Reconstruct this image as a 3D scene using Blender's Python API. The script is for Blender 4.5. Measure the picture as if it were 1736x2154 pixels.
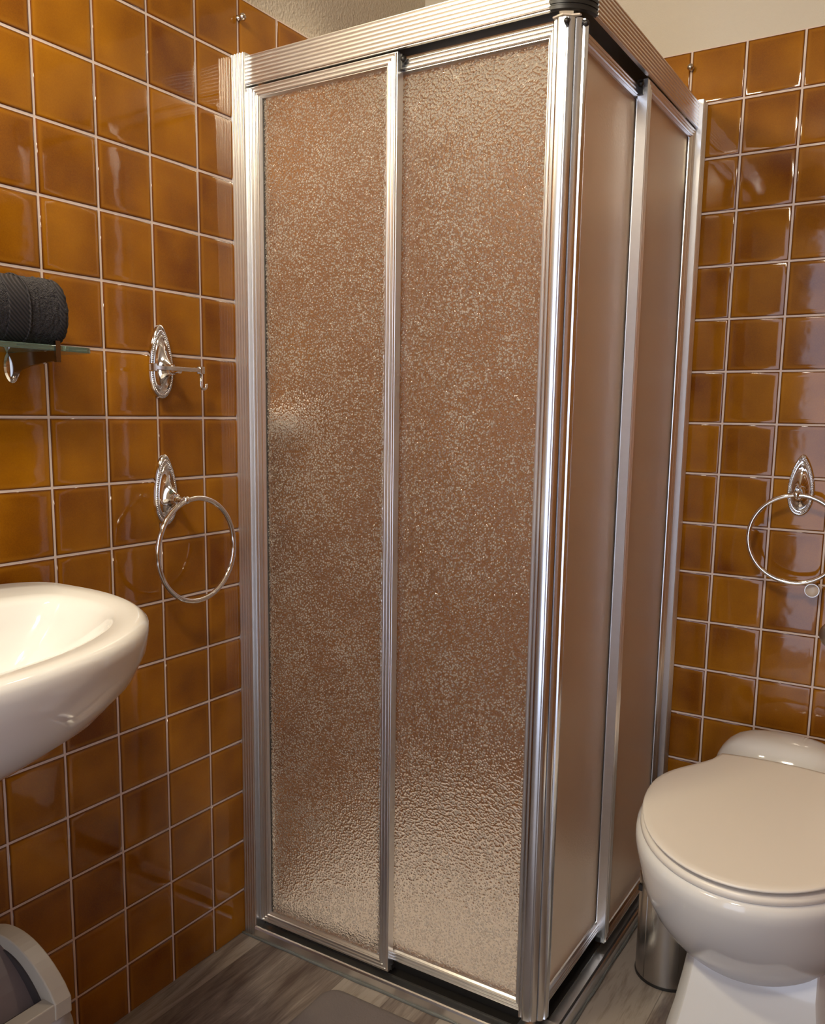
import bpy, bmesh, math, random
from mathutils import Vector, Matrix, noise
PI = math.pi
random.seed(7)
for o in list(bpy.data.objects):
    bpy.data.objects.remove(o)
SC = bpy.context.scene
COL = SC.collection
S = 0.11            # one tile pitch in metres
ZF = -14.88         # floor level counted in tile rows
YB = 10.10          # back wall, in tile pitches


def P(x, y, z):
    """tile units -> metres"""
    return Vector((x * S, y * S, (z - ZF) * S))


# ------------------------------------------------------------------ camera
cd = bpy.data.cameras.new('camera')
cam = bpy.data.objects.new('camera', cd)
COL.objects.link(cam)
yaw, pit, rol = -0.560326, -0.150827, 0.0127415
fwd = Vector((math.sin(yaw) * math.cos(pit), math.cos(yaw) * math.cos(pit), math.sin(pit)))
rt = Vector((math.cos(yaw), -math.sin(yaw), 0))
up = rt.cross(fwd)
r2 = rt * math.cos(rol) + up * math.sin(rol)
u2 = up * math.cos(rol) - rt * math.sin(rol)
M = Matrix((r2, u2, -fwd)).transposed().to_4x4()
M.translation = P(10.8837, -7.8631, -4.8864)
cam.matrix_world = M
cd.sensor_fit = 'AUTO'
cd.sensor_width = 36
cd.lens = 30.694
cd.shift_x = 0.00789
cd.shift_y = 0.0336
cd.clip_start = 0.02
SC.camera = cam

# ------------------------------------------------------------------ world, lights, exposure
w = bpy.data.worlds.new('world')
SC.world = w
w.use_nodes = True
bg = w.node_tree.nodes['Background']
bg.inputs[0].default_value = (0.70, 0.79, 1.0, 1)
bg.inputs[1].default_value = 3.0
SC.view_settings.view_transform = 'Standard'
SC.view_settings.look = 'None'
SC.view_settings.exposure = 0.0
SC.view_settings.gamma = 1.0
SC.view_settings.use_curve_mapping = False


def area(name, loc, target, sx, sy, power, col):
    l = bpy.data.lights.new(name, 'AREA')
    l.shape = 'RECTANGLE'
    l.size, l.size_y = sx, sy
    l.energy = power
    l.color = col
    o = bpy.data.objects.new(name, l)
    COL.objects.link(o)
    o.location = loc
    o.rotation_euler = (target - loc).to_track_quat('-Z', 'Y').to_euler()
    return o


area('ceiling_lamp_light', P(7.8, -9.0, 5.1), P(4.0, 0.0, -8), 0.28, 0.28, 21.5, (1.0, 0.90, 0.73))
area('mirror_lamp_light', P(1.0, -4.8, 3.7), P(2.2, 0.0, -3), 0.40, 0.08, 15.0, (1.0, 0.86, 0.60))
sl = area('cabin_fill_light', P(2.6, 5.9, 5.2), P(2.8, 6.3, -14), 0.16, 0.16, 3.4, (1.0, 0.87, 0.68))  # added fill, no known lamp here; brightens the cabin interior
sl.data.spread = math.radians(80)


# ------------------------------------------------------------------ materials
def mat(name):
    m = bpy.data.materials.new(name)
    m.use_nodes = True
    nt = m.node_tree
    nt.nodes.clear()
    out = nt.nodes.new('ShaderNodeOutputMaterial')
    p = nt.nodes.new('ShaderNodeBsdfPrincipled')
    nt.links.new(p.outputs[0], out.inputs[0])
    return m, nt, p, out


def nd(nt, t, **kw):
    n = nt.nodes.new(t)
    for k, v in kw.items():
        if k.startswith('i_'):
            key = k[2:]
            n.inputs[int(key) if key.isdigit() else key].default_value = v
        else:
            setattr(n, k, v)
    return n


def mth(nt, op, a, b=None, c=None):
    n = nt.nodes.new('ShaderNodeMath')
    n.operation = op
    for i, v in enumerate((a, b, c)):
        if v is None:
            continue
        if isinstance(v, (int, float)):
            n.inputs[i].default_value = v
        else:
            nt.links.new(v, n.inputs[i])
    return n.outputs[0]


def mixc(nt, f, a, b, mode='MIX'):
    n = nt.nodes.new('ShaderNodeMix')
    n.data_type = 'RGBA'
    n.blend_type = mode
    for k, v in ((0, f), (6, a), (7, b)):
        if isinstance(v, (int, float)):
            n.inputs[k].default_value = v
        elif isinstance(v, tuple):
            n.inputs[k].default_value = v if len(v) == 4 else v + (1,)
        else:
            nt.links.new(v, n.inputs[k])
    return n.outputs[2]


def bump(nt, p, h, strength, dist):
    b = nd(nt, 'ShaderNodeBump')
    b.inputs['Strength'].default_value = strength
    b.inputs['Distance'].default_value = dist
    nt.links.new(h, b.inputs['Height'])
    nt.links.new(b.outputs[0], p.inputs['Normal'])
    return b


def simple(name, col, rough=0.5, metal=0.0, nscale=None, nstr=0.1, ndist=0.001, var=0.0, vscale=20, **kw):
    m, nt, p, out = mat(name)
    p.inputs['Base Color'].default_value = col + (1,)
    p.inputs['Roughness'].default_value = rough
    p.inputs['Metallic'].default_value = metal
    for k, v in kw.items():
        p.inputs[k.replace('_', ' ')].default_value = v
    tc = nd(nt, 'ShaderNodeTexCoord')
    if var:
        n = nd(nt, 'ShaderNodeTexNoise', i_Scale=vscale, i_Detail=4.0)
        nt.links.new(tc.outputs['Object'], n.inputs['Vector'])
        dark = tuple(c * (1 - var) for c in col)
        c = mixc(nt, n.outputs['Fac'], dark, tuple(min(1, c * (1 + var)) for c in col))
        nt.links.new(c, p.inputs['Base Color'])
    if nscale:
        n = nd(nt, 'ShaderNodeTexNoise', i_Scale=nscale, i_Detail=3.0)
        nt.links.new(tc.outputs['Object'], n.inputs['Vector'])
        bump(nt, p, n.outputs['Fac'], nstr, ndist)
    return m


def tile_material():
    m, nt, p, out = mat('amber_glazed_tile')
    uv = nd(nt, 'ShaderNodeUVMap')
    sep = nd(nt, 'ShaderNodeSeparateXYZ')
    nt.links.new(uv.outputs[0], sep.inputs[0])
    u, v = sep.outputs[0], sep.outputs[1]
    fu, fv = mth(nt, 'FRACT', u), mth(nt, 'FRACT', v)
    cell = nd(nt, 'ShaderNodeCombineXYZ')
    nt.links.new(mth(nt, 'FLOOR', u), cell.inputs[0])
    nt.links.new(mth(nt, 'FLOOR', v), cell.inputs[1])
    wn = nd(nt, 'ShaderNodeTexWhiteNoise', noise_dimensions='2D')
    nt.links.new(cell.outputs[0], wn.inputs['Vector'])
    # glaze pools: cloudy amber with the thin, dark edge and the pooled golden border of each tile
    tc = nd(nt, 'ShaderNodeTexCoord')
    off = nd(nt, 'ShaderNodeVectorMath', operation='MULTIPLY_ADD')
    nt.links.new(wn.outputs['Color'], off.inputs[0])
    off.inputs[1].default_value = (9, 9, 9)
    nt.links.new(tc.outputs['Object'], off.inputs[2])
    n1 = nd(nt, 'ShaderNodeTexNoise', i_Scale=9.0, i_Detail=2.0, i_Roughness=0.45)
    nt.links.new(off.outputs[0], n1.inputs['Vector'])
    n2 = nd(nt, 'ShaderNodeTexNoise', i_Scale=600.0, i_Detail=1.0)
    nt.links.new(tc.outputs['Object'], n2.inputs['Vector'])
    fac = mth(nt, 'ADD', mth(nt, 'MULTIPLY', n1.outputs['Fac'], 1.1), mth(nt, 'MULTIPLY', wn.outputs['Value'], 0.22))
    fac = mth(nt, 'SUBTRACT', fac, 0.20)
    fac = mth(nt, 'ADD', fac, mth(nt, 'MULTIPLY', mth(nt, 'SUBTRACT', n2.outputs['Fac'], 0.5), 0.25))
    cr = nd(nt, 'ShaderNodeValToRGB')
    nt.links.new(fac, cr.inputs[0])
    cr.color_ramp.elements[0].position = 0.1
    cr.color_ramp.elements[0].color = TILE_DARK
    cr.color_ramp.elements[1].position = 0.9
    cr.color_ramp.elements[1].color = TILE_LIGHT
    du = mth(nt, 'MINIMUM', fu, mth(nt, 'SUBTRACT', 1.0, fu))
    dv = mth(nt, 'MINIMUM', fv, mth(nt, 'SUBTRACT', 1.0, fv))
    d = mth(nt, 'MINIMUM', du, dv)
    # golden band just inside the border
    band = mth(nt, 'SUBTRACT', 1.0, mth(nt, 'MINIMUM', 1.0, mth(nt, 'MULTIPLY', mth(nt, 'ABSOLUTE', mth(nt, 'SUBTRACT', d, 0.062)), 22.0)))
    c = mixc(nt, mth(nt, 'MULTIPLY', band, 0.30), cr.outputs[0], (0.47, 0.20, 0.016))
    edge = nd(nt, 'ShaderNodeMapRange', interpolation_type='SMOOTHSTEP')
    nt.links.new(d, edge.inputs[0])
    edge.inputs[1].default_value = 0.012
    edge.inputs[2].default_value = 0.055
    edge.inputs[3].default_value = 1.0
    edge.inputs[4].default_value = 0.0
    c = mixc(nt, edge.outputs[0], c, (0.075, 0.014, 0.004))
    nt.links.new(c, p.inputs['Base Color'])
    p.inputs['Roughness'].default_value = 0.06
    p.inputs['IOR'].default_value = 1.5
    n3 = nd(nt, 'ShaderNodeTexNoise', i_Scale=28.0, i_Detail=1.5)
    nt.links.new(off.outputs[0], n3.inputs['Vector'])
    bump(nt, p, n3.outputs['Fac'], 0.07, 0.004)
    return m


TILE_DARK = (0.155, 0.042, 0.0045, 1)
TILE_LIGHT = (0.460, 0.182, 0.0055, 1)


def plaster_material(name, col, scale, strength):
    m, nt, p, out = mat(name)
    p.inputs['Base Color'].default_value = col + (1,)
    p.inputs['Roughness'].default_value = 0.85
    tc = nd(nt, 'ShaderNodeTexCoord')
    n = nd(nt, 'ShaderNodeTexNoise', i_Scale=scale, i_Detail=3.0, i_Roughness=0.55)
    nt.links.new(tc.outputs['Object'], n.inputs['Vector'])
    v = nd(nt, 'ShaderNodeTexVoronoi', i_Scale=scale * 1.3)
    nt.links.new(tc.outputs['Object'], v.inputs['Vector'])
    h = mth(nt, 'ADD', n.outputs['Fac'], mth(nt, 'MULTIPLY', v.outputs['Distance'], 0.5))
    bump(nt, p, h, strength, 0.004)
    return m


def floor_material():
    m, nt, p, out = mat('grey_brown_plank_vinyl')
    tc = nd(nt, 'ShaderNodeTexCoord')
    sep = nd(nt, 'ShaderNodeSeparateXYZ')
    nt.links.new(tc.outputs['Object'], sep.inputs[0])
    X, Y = sep.outputs[0], sep.outputs[1]
    s = mth(nt, 'DIVIDE', mth(nt, 'SUBTRACT', X, 0.5 * S), 0.98 * S)
    cell = mth(nt, 'FLOOR', s)
    wn = nd(nt, 'ShaderNodeTexWhiteNoise', noise_dimensions='1D')
    nt.links.new(cell, wn.inputs['W'])
    # plank butt joints every 1.1 m, staggered
    t = mth(nt, 'ADD', mth(nt, 'DIVIDE', Y, 1.1), mth(nt, 'MULTIPLY', wn.outputs['Value'], 5.3))
    cell2 = nd(nt, 'ShaderNodeCombineXYZ')
    nt.links.new(cell, cell2.inputs[0])
    cell2.inputs[1].default_value = 3.0
    wn2 = nd(nt, 'ShaderNodeTexWhiteNoise', noise_dimensions='2D')
    nt.links.new(cell2.outputs[0], wn2.inputs['Vector'])
    vec = nd(nt, 'ShaderNodeCombineXYZ')
    nt.links.new(mth(nt, 'ADD', mth(nt, 'MULTIPLY', X, 11.0), mth(nt, 'MULTIPLY', wn2.outputs['Value'], 37.0)), vec.inputs[0])
    nt.links.new(mth(nt, 'MULTIPLY', Y, 1.5), vec.inputs[1])
    nt.links.new(mth(nt, 'MULTIPLY', wn2.outputs['Value'], 11.0), vec.inputs[2])
    n1 = nd(nt, 'ShaderNodeTexNoise', i_Scale=2.6, i_Detail=6.0, i_Roughness=0.6, i_Distortion=0.9)
    nt.links.new(vec.outputs[0], n1.inputs['Vector'])
    vec2 = nd(nt, 'ShaderNodeCombineXYZ')
    nt.links.new(mth(nt, 'MULTIPLY', X, 160.0), vec2.inputs[0])
    nt.links.new(mth(nt, 'MULTIPLY', Y, 9.0), vec2.inputs[1])
    n2 = nd(nt, 'ShaderNodeTexNoise', i_Scale=2.0, i_Detail=4.0)
    nt.links.new(vec2.outputs[0], n2.inputs['Vector'])
    cr = nd(nt, 'ShaderNodeValToRGB')
    e = cr.color_ramp.elements
    e[0].position, e[0].color = 0.33, (0.085, 0.058, 0.046, 1)
    e[1].position, e[1].color = 0.68, (0.31, 0.265, 0.22, 1)
    el = e.new(0.5)
    el.color = (0.175, 0.138, 0.112, 1)
    f = mth(nt, 'ADD', n1.outputs['Fac'], mth(nt, 'MULTIPLY', mth(nt, 'SUBTRACT', wn2.outputs['Value'], 0.5), 0.50))
    f = mth(nt, 'ADD', f, mth(nt, 'MULTIPLY', mth(nt, 'SUBTRACT', n2.outputs['Fac'], 0.5), 0.28))
    nt.links.new(f, cr.inputs[0])
    fs = mth(nt, 'FRACT', s)
    seam = mth(nt, 'LESS_THAN', mth(nt, 'MINIMUM', fs, mth(nt, 'SUBTRACT', 1.0, fs)), 0.008)
    c = mixc(nt, mth(nt, 'MULTIPLY', seam, 0.6), cr.outputs[0], (0.07, 0.05, 0.04))
    nt.links.new(c, p.inputs['Base Color'])
    p.inputs['Roughness'].default_value = 0.42
    bump(nt, p, n2.outputs['Fac'], 0.15, 0.001)
    return m


def pebble_glass(name, pebbled=True, milk=0.10, rough=0.12, tint=(0.62, 0.57, 0.49), glow=(0.76, 0.68, 0.61)):
    m, nt, p, out = mat(name)
    p.inputs['Base Color'].default_value = (0.93, 0.885, 0.85, 1)
    p.inputs['Transmission Weight'].default_value = 1.0
    p.inputs['Roughness'].default_value = 0.05 if pebbled else rough
    p.inputs['IOR'].default_value = 1.47
    tc = nd(nt, 'ShaderNodeTexCoord')
    v = nd(nt, 'ShaderNodeTexVoronoi', feature='SMOOTH_F1', i_Scale=250.0, i_Smoothness=0.55)
    n = nd(nt, 'ShaderNodeTexNoise', i_Scale=90.0, i_Detail=1.0)
    nt.links.new(tc.outputs['Object'], v.inputs['Vector'])
    nt.links.new(tc.outputs['Object'], n.inputs['Vector'])
    h = mth(nt, 'SUBTRACT', mth(nt, 'MULTIPLY', n.outputs['Fac'], 0.5), v.outputs['Distance'])
    b = bump(nt, p, h, 0.9 if pebbled else 0.12, 0.0030 if pebbled else 0.001)
    df = nd(nt, 'ShaderNodeBsdfDiffuse')
    tl = nd(nt, 'ShaderNodeBsdfTranslucent')
    df.inputs[0].default_value = tint + (1,)
    tl.inputs[0].default_value = glow + (1,)
    nt.links.new(b.outputs[0], df.inputs['Normal'])
    nt.links.new(b.outputs[0], tl.inputs['Normal'])
    a = nd(nt, 'ShaderNodeMixShader', i_0=0.55)
    nt.links.new(df.outputs[0], a.inputs[1])
    nt.links.new(tl.outputs[0], a.inputs[2])
    mx = nd(nt, 'ShaderNodeMixShader', i_0=milk)
    if pebbled:      # milky crowns paint in the bright glints on the pebbles, clear valleys
        v2 = nd(nt, 'ShaderNodeTexVoronoi', feature='F1', i_Scale=250.0)
        n2 = nd(nt, 'ShaderNodeTexNoise', i_Scale=160.0, i_Detail=2.0)
        n3 = nd(nt, 'ShaderNodeTexNoise', i_Scale=14.0, i_Detail=2.0)
        for q in (v2, n2, n3):
            nt.links.new(tc.outputs['Object'], q.inputs['Vector'])
        g = mth(nt, 'ADD', mth(nt, 'MULTIPLY', n2.outputs['Fac'], 0.42), mth(nt, 'MULTIPLY_ADD', n3.outputs['Fac'], 0.40, 0.14))
        g = mth(nt, 'SUBTRACT', g, v2.outputs['Distance'])
        mr = nd(nt, 'ShaderNodeMapRange', interpolation_type='SMOOTHSTEP')
        nt.links.new(g, mr.inputs[0])
        mr.inputs[1].default_value = -0.05
        mr.inputs[2].default_value = 0.42
        mr.inputs[3].default_value = 0.06
        mr.inputs[4].default_value = 0.66
        nt.links.new(mr.outputs[0], mx.inputs[0])
    nt.links.new(p.outputs[0], mx.inputs[1])
    nt.links.new(a.outputs[0], mx.inputs[2])
    nt.links.new(mx.outputs[0], out.inputs[0])
    return m


def towel_material():
    m, nt, p, out = mat('charcoal_terry')
    tc = nd(nt, 'ShaderNodeTexCoord')
    n = nd(nt, 'ShaderNodeTexNoise', i_Scale=330.0, i_Detail=2.0, i_Distortion=0.8)
    nt.links.new(tc.outputs['Object'], n.inputs['Vector'])
    c = mixc(nt, n.outputs['Fac'], (0.002, 0.0015, 0.003), (0.030, 0.023, 0.029))
    nt.links.new(c, p.inputs['Base Color'])
    p.inputs['Roughness'].default_value = 0.95
    p.inputs['Sheen Weight'].default_value = 0.08
    bump(nt, p, n.outputs['Fac'], 1.0, 0.006)
    return m


def band_material():
    m, nt, p, out = mat('charcoal_woven_band')
    tc = nd(nt, 'ShaderNodeTexCoord')
    wv = nd(nt, 'ShaderNodeTexWave', i_Scale=90.0, i_Distortion=0.6)
    wv.bands_direction = 'DIAGONAL'
    nt.links.new(tc.outputs['Object'], wv.inputs['Vector'])
    c = mixc(nt, wv.outputs['Fac'], (0.005, 0.004, 0.006), (0.032, 0.026, 0.030))
    nt.links.new(c, p.inputs['Base Color'])
    p.inputs['Roughness'].default_value = 0.9
    bump(nt, p, wv.outputs['Fac'], 0.8, 0.002)
    return m


def steel_material(name, col, rough):
    m, nt, p, out = mat(name)
    p.inputs['Base Color'].default_value = col + (1,)
    p.inputs['Metallic'].default_value = 1.0
    tc = nd(nt, 'ShaderNodeTexCoord')
    mp = nd(nt, 'ShaderNodeMapping')
    mp.inputs['Scale'].default_value = (600, 600, 6)
    nt.links.new(tc.outputs['Object'], mp.inputs['Vector'])
    n = nd(nt, 'ShaderNodeTexNoise', i_Scale=1.0, i_Detail=2.0)
    nt.links.new(mp.outputs[0], n.inputs['Vector'])
    r = mth(nt, 'ADD', mth(nt, 'MULTIPLY', n.outputs['Fac'], 0.14), rough - 0.07)
    nt.links.new(r, p.inputs['Roughness'])
    return m


TILE = tile_material()
GROUT = simple('pinkish_white_grout', (0.74, 0.61, 0.53), 0.9, nscale=300, nstr=0.3)
PLASTER_L = plaster_material('rough_cream_plaster', (0.60, 0.53, 0.42), 150, 0.55)
PLASTER = plaster_material('smooth_cream_plaster', (0.66, 0.60, 0.50), 320, 0.22)
FLOOR = floor_material()
ALU = simple('satin_aluminium', (0.84, 0.835, 0.83), 0.29, 1.0, var=0.05, vscale=60)
ALU_POL = simple('polished_aluminium', (0.78, 0.80, 0.84), 0.22, 1.0, var=0.04, vscale=60)
CHROME = simple('chrome', (0.82, 0.81, 0.80), 0.06, 1.0)
DARKCHROME = simple('chrome_dark_reflection', (0.36, 0.345, 0.33), 0.14, 1.0)  # chrome darkened to carry the dark reflection on the shelf bracket arms
NICKEL = simple('worn_nickel', (0.55, 0.50, 0.44), 0.25, 1.0)
BLACK = simple('black_plastic', (0.016, 0.014, 0.012), 0.38)
RUBBER = simple('dark_rubber', (0.05, 0.045, 0.042), 0.5)
GREYSEAL = simple('grey_seal', (0.28, 0.27, 0.27), 0.4)
CERAMIC = simple('white_ceramic', (0.77, 0.76, 0.73), 0.08, Coat_Weight=0.3)
SEATM = simple('cream_seat_plastic', (0.83, 0.78, 0.70), 0.30, nscale=700, nstr=0.05)
TRAYM = simple('white_acrylic', (0.85, 0.81, 0.76), 0.2)
GLASS = pebble_glass('pebbled_acrylic')
GLASS_IN = pebble_glass('acrylic_back', False)
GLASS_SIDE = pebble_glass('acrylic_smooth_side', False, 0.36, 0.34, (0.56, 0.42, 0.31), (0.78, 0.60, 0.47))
TOWEL = towel_material()
BAND = band_material()
STEEL = steel_material('brushed_steel', (0.50, 0.47, 0.43), 0.30)
BINP = simple('pale_grey_plastic', (0.42, 0.37, 0.29), 0.45, nscale=500, nstr=0.05)
FLAPP = simple('mauve_grey_plastic', (0.15, 0.115, 0.105), 0.5, nscale=500, nstr=0.05)
BAGP = simple('grey_bin_bag', (0.35, 0.32, 0.30), 0.35, nscale=25, nstr=0.8, ndist=0.01)
MATM = simple('grey_bath_mat', (0.150, 0.125, 0.118), 0.95, nscale=260, nstr=0.5, ndist=0.002, var=0.12, vscale=14)
SILI = simple('grey_sealant', (0.13, 0.135, 0.125), 0.3, var=0.3, vscale=25)
CAPM = simple('beige_cap', (0.62, 0.52, 0.42), 0.3)
CLIPM = simple('beige_plastic_clip', (0.72, 0.60, 0.48), 0.45)
mg, ntg, pg, og = mat('green_edge_glass')
pg.inputs['Base Color'].default_value = (0.42, 0.62, 0.54, 1)
pg.inputs['Transmission Weight'].default_value = 0.85
pg.inputs['Roughness'].default_value = 0.05
SHELFG = mg
WHITEP = simple('white_door_paint', (0.75, 0.72, 0.68), 0.4)


# ------------------------------------------------------------------ mesh helpers (tile units)
class MB:
    def __init__(self):
        self.v, self.f, self.sm = [], [], []
        self.uv = None

    def face(self, idx, smooth=False):
        self.f.append(tuple(idx))
        self.sm.append(smooth)

    def box(self, a, b):
        i = len(self.v)
        for z in (a[2], b[2]):
            for y in (a[1], b[1]):
                for x in (a[0], b[0]):
                    self.v.append((x, y, z))
        for q in ((0, 2, 3, 1), (4, 5, 7, 6), (0, 1, 5, 4), (2, 6, 7, 3), (0, 4, 6, 2), (1, 3, 7, 5)):
            self.face([i + k for k in q])
        return self

    def rings(self, rings, closed=True, cap0=True, cap1=True, smooth=True, loop=False):
        base = len(self.v)
        n = len(rings[0])
        for r in rings:
            self.v.extend(r)
        m = len(rings)
        for k in range(m if loop else m - 1):
            k2 = (k + 1) % m
            for j in range(n if closed else n - 1):
                j2 = (j + 1) % n
                self.face((base + k * n + j, base + k * n + j2, base + k2 * n + j2, base + k2 * n + j), smooth)
        if not loop:
            if cap0:
                self.face([base + j for j in range(n)][::-1])
            if cap1:
                self.face([base + (m - 1) * n + j for j in range(n)])
        return self

    def tube(self, pts, rad, n=12, closed=False, smooth=True):
        pts = [Vector(p) for p in pts]
        m = len(pts)
        rr = rad if isinstance(rad, (list, tuple)) else [rad] * m
        rings = []
        prev = None
        for i, p in enumerate(pts):
            if closed:
                t = (pts[(i + 1) % m] - pts[i - 1]).normalized()
            else:
                t = (pts[min(i + 1, m - 1)] - pts[max(i - 1, 0)]).normalized()
            if prev is None:
                a = Vector((0, 0, 1)) if abs(t.z) < 0.9 else Vector((1, 0, 0))
                prev = a
            nrm = (prev - t * prev.dot(t)).normalized()
            prev = nrm
            bn = t.cross(nrm)
            rings.append([tuple(p + nrm * (rr[i] * math.cos(2 * PI * k / n)) + bn * (rr[i] * math.sin(2 * PI * k / n))) for k in range(n)])
        return self.rings(rings, smooth=smooth, loop=closed)

    def ball(self, c, r, n=12, m=8, sc=(1, 1, 1)):
        rings = []
        for i in range(m + 1):
            a = PI * (i / m) * 0.998 + 0.003
            rings.append([(c[0] + sc[0] * r * math.sin(a) * math.cos(2 * PI * k / n), c[1] + sc[1] * r * math.sin(a) * math.sin(2 * PI * k / n), c[2] + sc[2] * r * math.cos(a)) for k in range(n)])
        return self.rings(rings)

    def prism(self, poly, a, b, fn, smooth=False):
        """poly: 2-D outline; fn(p, t) -> 3-D point, t = a and b"""
        return self.rings([[fn(p, a) for p in poly], [fn(p, b) for p in poly]], smooth=smooth)

    def build(self, name, m, parent=None, origin=None, kind=None, xf=None, bevel=0.0, sharp=None):
        vs = self.v if xf is None else [xf(p) for p in self.v]
        vs = [P(*p) for p in vs]
        if parent is not None:
            og_ = Vector(parent['_o'])
        elif origin is not None:
            og_ = P(*origin)
        else:
            lo = [min(v[k] for v in vs) for k in range(3)]
            hi = [max(v[k] for v in vs) for k in range(3)]
            og_ = Vector(((lo[0] + hi[0]) / 2, (lo[1] + hi[1]) / 2, lo[2]))
        me = bpy.data.meshes.new(name)
        me.from_pydata([tuple(v - og_) for v in vs], [], self.f)
        me.polygons.foreach_set('use_smooth', self.sm)
        if self.uv:
            l = me.uv_layers.new(name='UVMap')
            for lp in me.loops:
                l.data[lp.index].uv = self.uv[lp.vertex_index]
        else:
            bm = bmesh.new()
            bm.from_mesh(me)
            bmesh.ops.recalc_face_normals(bm, faces=bm.faces)
            bm.to_mesh(me)
            bm.free()
        me.materials.append(m)
        if sharp is not None:
            me.set_sharp_from_angle(angle=math.radians(sharp))
        o = bpy.data.objects.new(name, me)
        COL.objects.link(o)
        o['_o'] = tuple(og_)
        if parent is not None:
            o.parent = parent
        else:
            o.location = og_
        if kind:
            o['kind'] = kind
        if bevel:
            md = o.modifiers.new('bevel', 'BEVEL')
            md.width = bevel * S
            md.segments = 2
            md.limit_method = 'ANGLE'
            md.angle_limit = math.radians(40)
        return o


def thing(name, label, cat, loc, group=None):
    o = bpy.data.objects.new(name, None)
    o.empty_display_size = 0.05
    COL.objects.link(o)
    o.location = P(*loc)
    o['_o'] = tuple(P(*loc))
    o['label'] = label
    o['category'] = cat
    if group:
        o['group'] = group
    return o


def tag(o, label, cat, group=None):
    o['label'] = label
    o['category'] = cat
    if group:
        o['group'] = group
    return o


# ------------------------------------------------------------------ room shell
RX, FY, CZ = 16.0, -12.8, 5.3      # right wall, front wall (behind the camera), ceiling
DX0, DX1, DZ = 5.0, 11.8, 3.1      # doorway in the front wall
TOP = 2.0                          # upper edge of the tiling


def tiling(name, u0, u1, zlo, zhi, offu, fn, parent, gaps=()):
    """square glazed tiles on a wall; u along the wall, fn(u, d, z) -> point (d = out of the wall)"""
    mb = MB()
    mb.uv = []
    gr = MB()
    g = 0.0155
    prof = [(0.0, -0.020), (0.004, -0.006), (0.012, 0.0005), (0.026, 0.0035), (0.055, 0.0062), (0.10, 0.0072)]
    i0 = math.floor(u0 - offu)
    i1 = math.ceil(u1 - offu)
    for i in range(i0, i1):
        for j in range(math.floor(zlo), math.ceil(zhi)):
            a0, a1 = max(i + offu + g, u0), min(i + 1 + offu - g, u1)
            b0, b1 = max(j + g, zlo), min(j + 1 - g, zhi)
            if a1 - a0 < 0.03 or b1 - b0 < 0.03:
                continue
            if any(a0 >= q[0] - .02 and a1 <= q[1] + .02 and b0 >= q[2] - .02 and b1 <= q[3] + .02 for q in gaps):
                continue
            for q in gaps:      # trim tiles cut by the opening
                if b0 < q[3] and b1 > q[2]:
                    if a0 < q[0] < a1:
                        a1 = q[0]
                    elif a0 < q[1] < a1:
                        a0 = q[1]
                if a0 >= q[0] - .02 and a1 <= q[1] + .02 and b0 < q[3] < b1:
                    b0 = q[3]
            tx, tz = random.uniform(-1, 1) * 0.0035, random.uniform(-1, 1) * 0.0035
            rs = []
            for ins, d in prof:
                r = []
                pts = ((a0 + ins, b0 + ins), (a1 - ins, b0 + ins), (a1 - ins, b1 - ins), (a0 + ins, b1 - ins))
                cr = 0.02
                for k, (uu, zz) in enumerate(pts):
                    du, dz = uu - (a0 + a1) / 2, zz - (b0 + b1) / 2
                    r.append((uu, d + tx * du + tz * dz, zz))
                rs.append(r)
            base = len(mb.v)
            for r in rs:
                for q in r:
                    mb.v.append(fn(*q))
                    mb.uv.append((q[0] - offu, q[2]))
            for k in range(len(rs) - 1):
                for c in range(4):
                    c2 = (c + 1) % 4
                    mb.face((base + 4 * k + c, base + 4 * k + c2, base + 4 * k + 4 + c2, base + 4 * k + 4 + c), True)
            mb.face([base + 4 * (len(rs) - 1) + c for c in range(4)], True)
    o = mb.build(name, TILE, parent)
    return o


def wall(name, poly_boxes, m, origin):
    mb = MB()
    for a, b in poly_boxes:
        mb.box(a, b)
    return mb.build(name, m, origin=origin, kind='structure')


wl = wall('wall_left', [((-1.2, FY - 1.2, ZF), (-0.06, YB + 1.2, CZ))], PLASTER_L, (-0.06, 0, ZF))
wb = wall('wall_back', [((-0.06, YB + 0.06, ZF), (RX + 0.06, YB + 1.2, CZ))], PLASTER, (8, YB + 0.06, ZF))
wr = wall('wall_right', [((RX + 0.06, FY - 1.2, ZF), (RX + 1.2, YB + 1.2, CZ))], PLASTER, (RX + .06, 0, ZF))
wf = wall('wall_front', [((-0.06, FY - 1.2, ZF), (DX0, FY - 0.06, CZ)), ((DX1, FY - 1.2, ZF), (RX + .06, FY - 0.06, CZ)), ((DX0, FY - 1.2, DZ), (DX1, FY - 0.06, CZ))], PLASTER, (8, FY, ZF))
fn_l = lambda u, d, z: (d, u, z)
fn_b = lambda u, d, z: (u, YB - d, z)
fn_r = lambda u, d, z: (RX - d, u, z)
fn_f = lambda u, d, z: (u, FY + d, z)


def grout(parent, fn, u0, u1, zhi=TOP, boxes=None):
    mb = MB()
    for (a0, a1, b0, b1) in (boxes or [(u0, u1, ZF, zhi)]):
        p0, p1 = fn(a0, -0.058, b0), fn(a1, -0.009, b1)
        mb.box([min(p0[k], p1[k]) for k in range(3)], [max(p0[k], p1[k]) for k in range(3)])
    return mb.build('grout', GROUT, parent)


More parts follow.
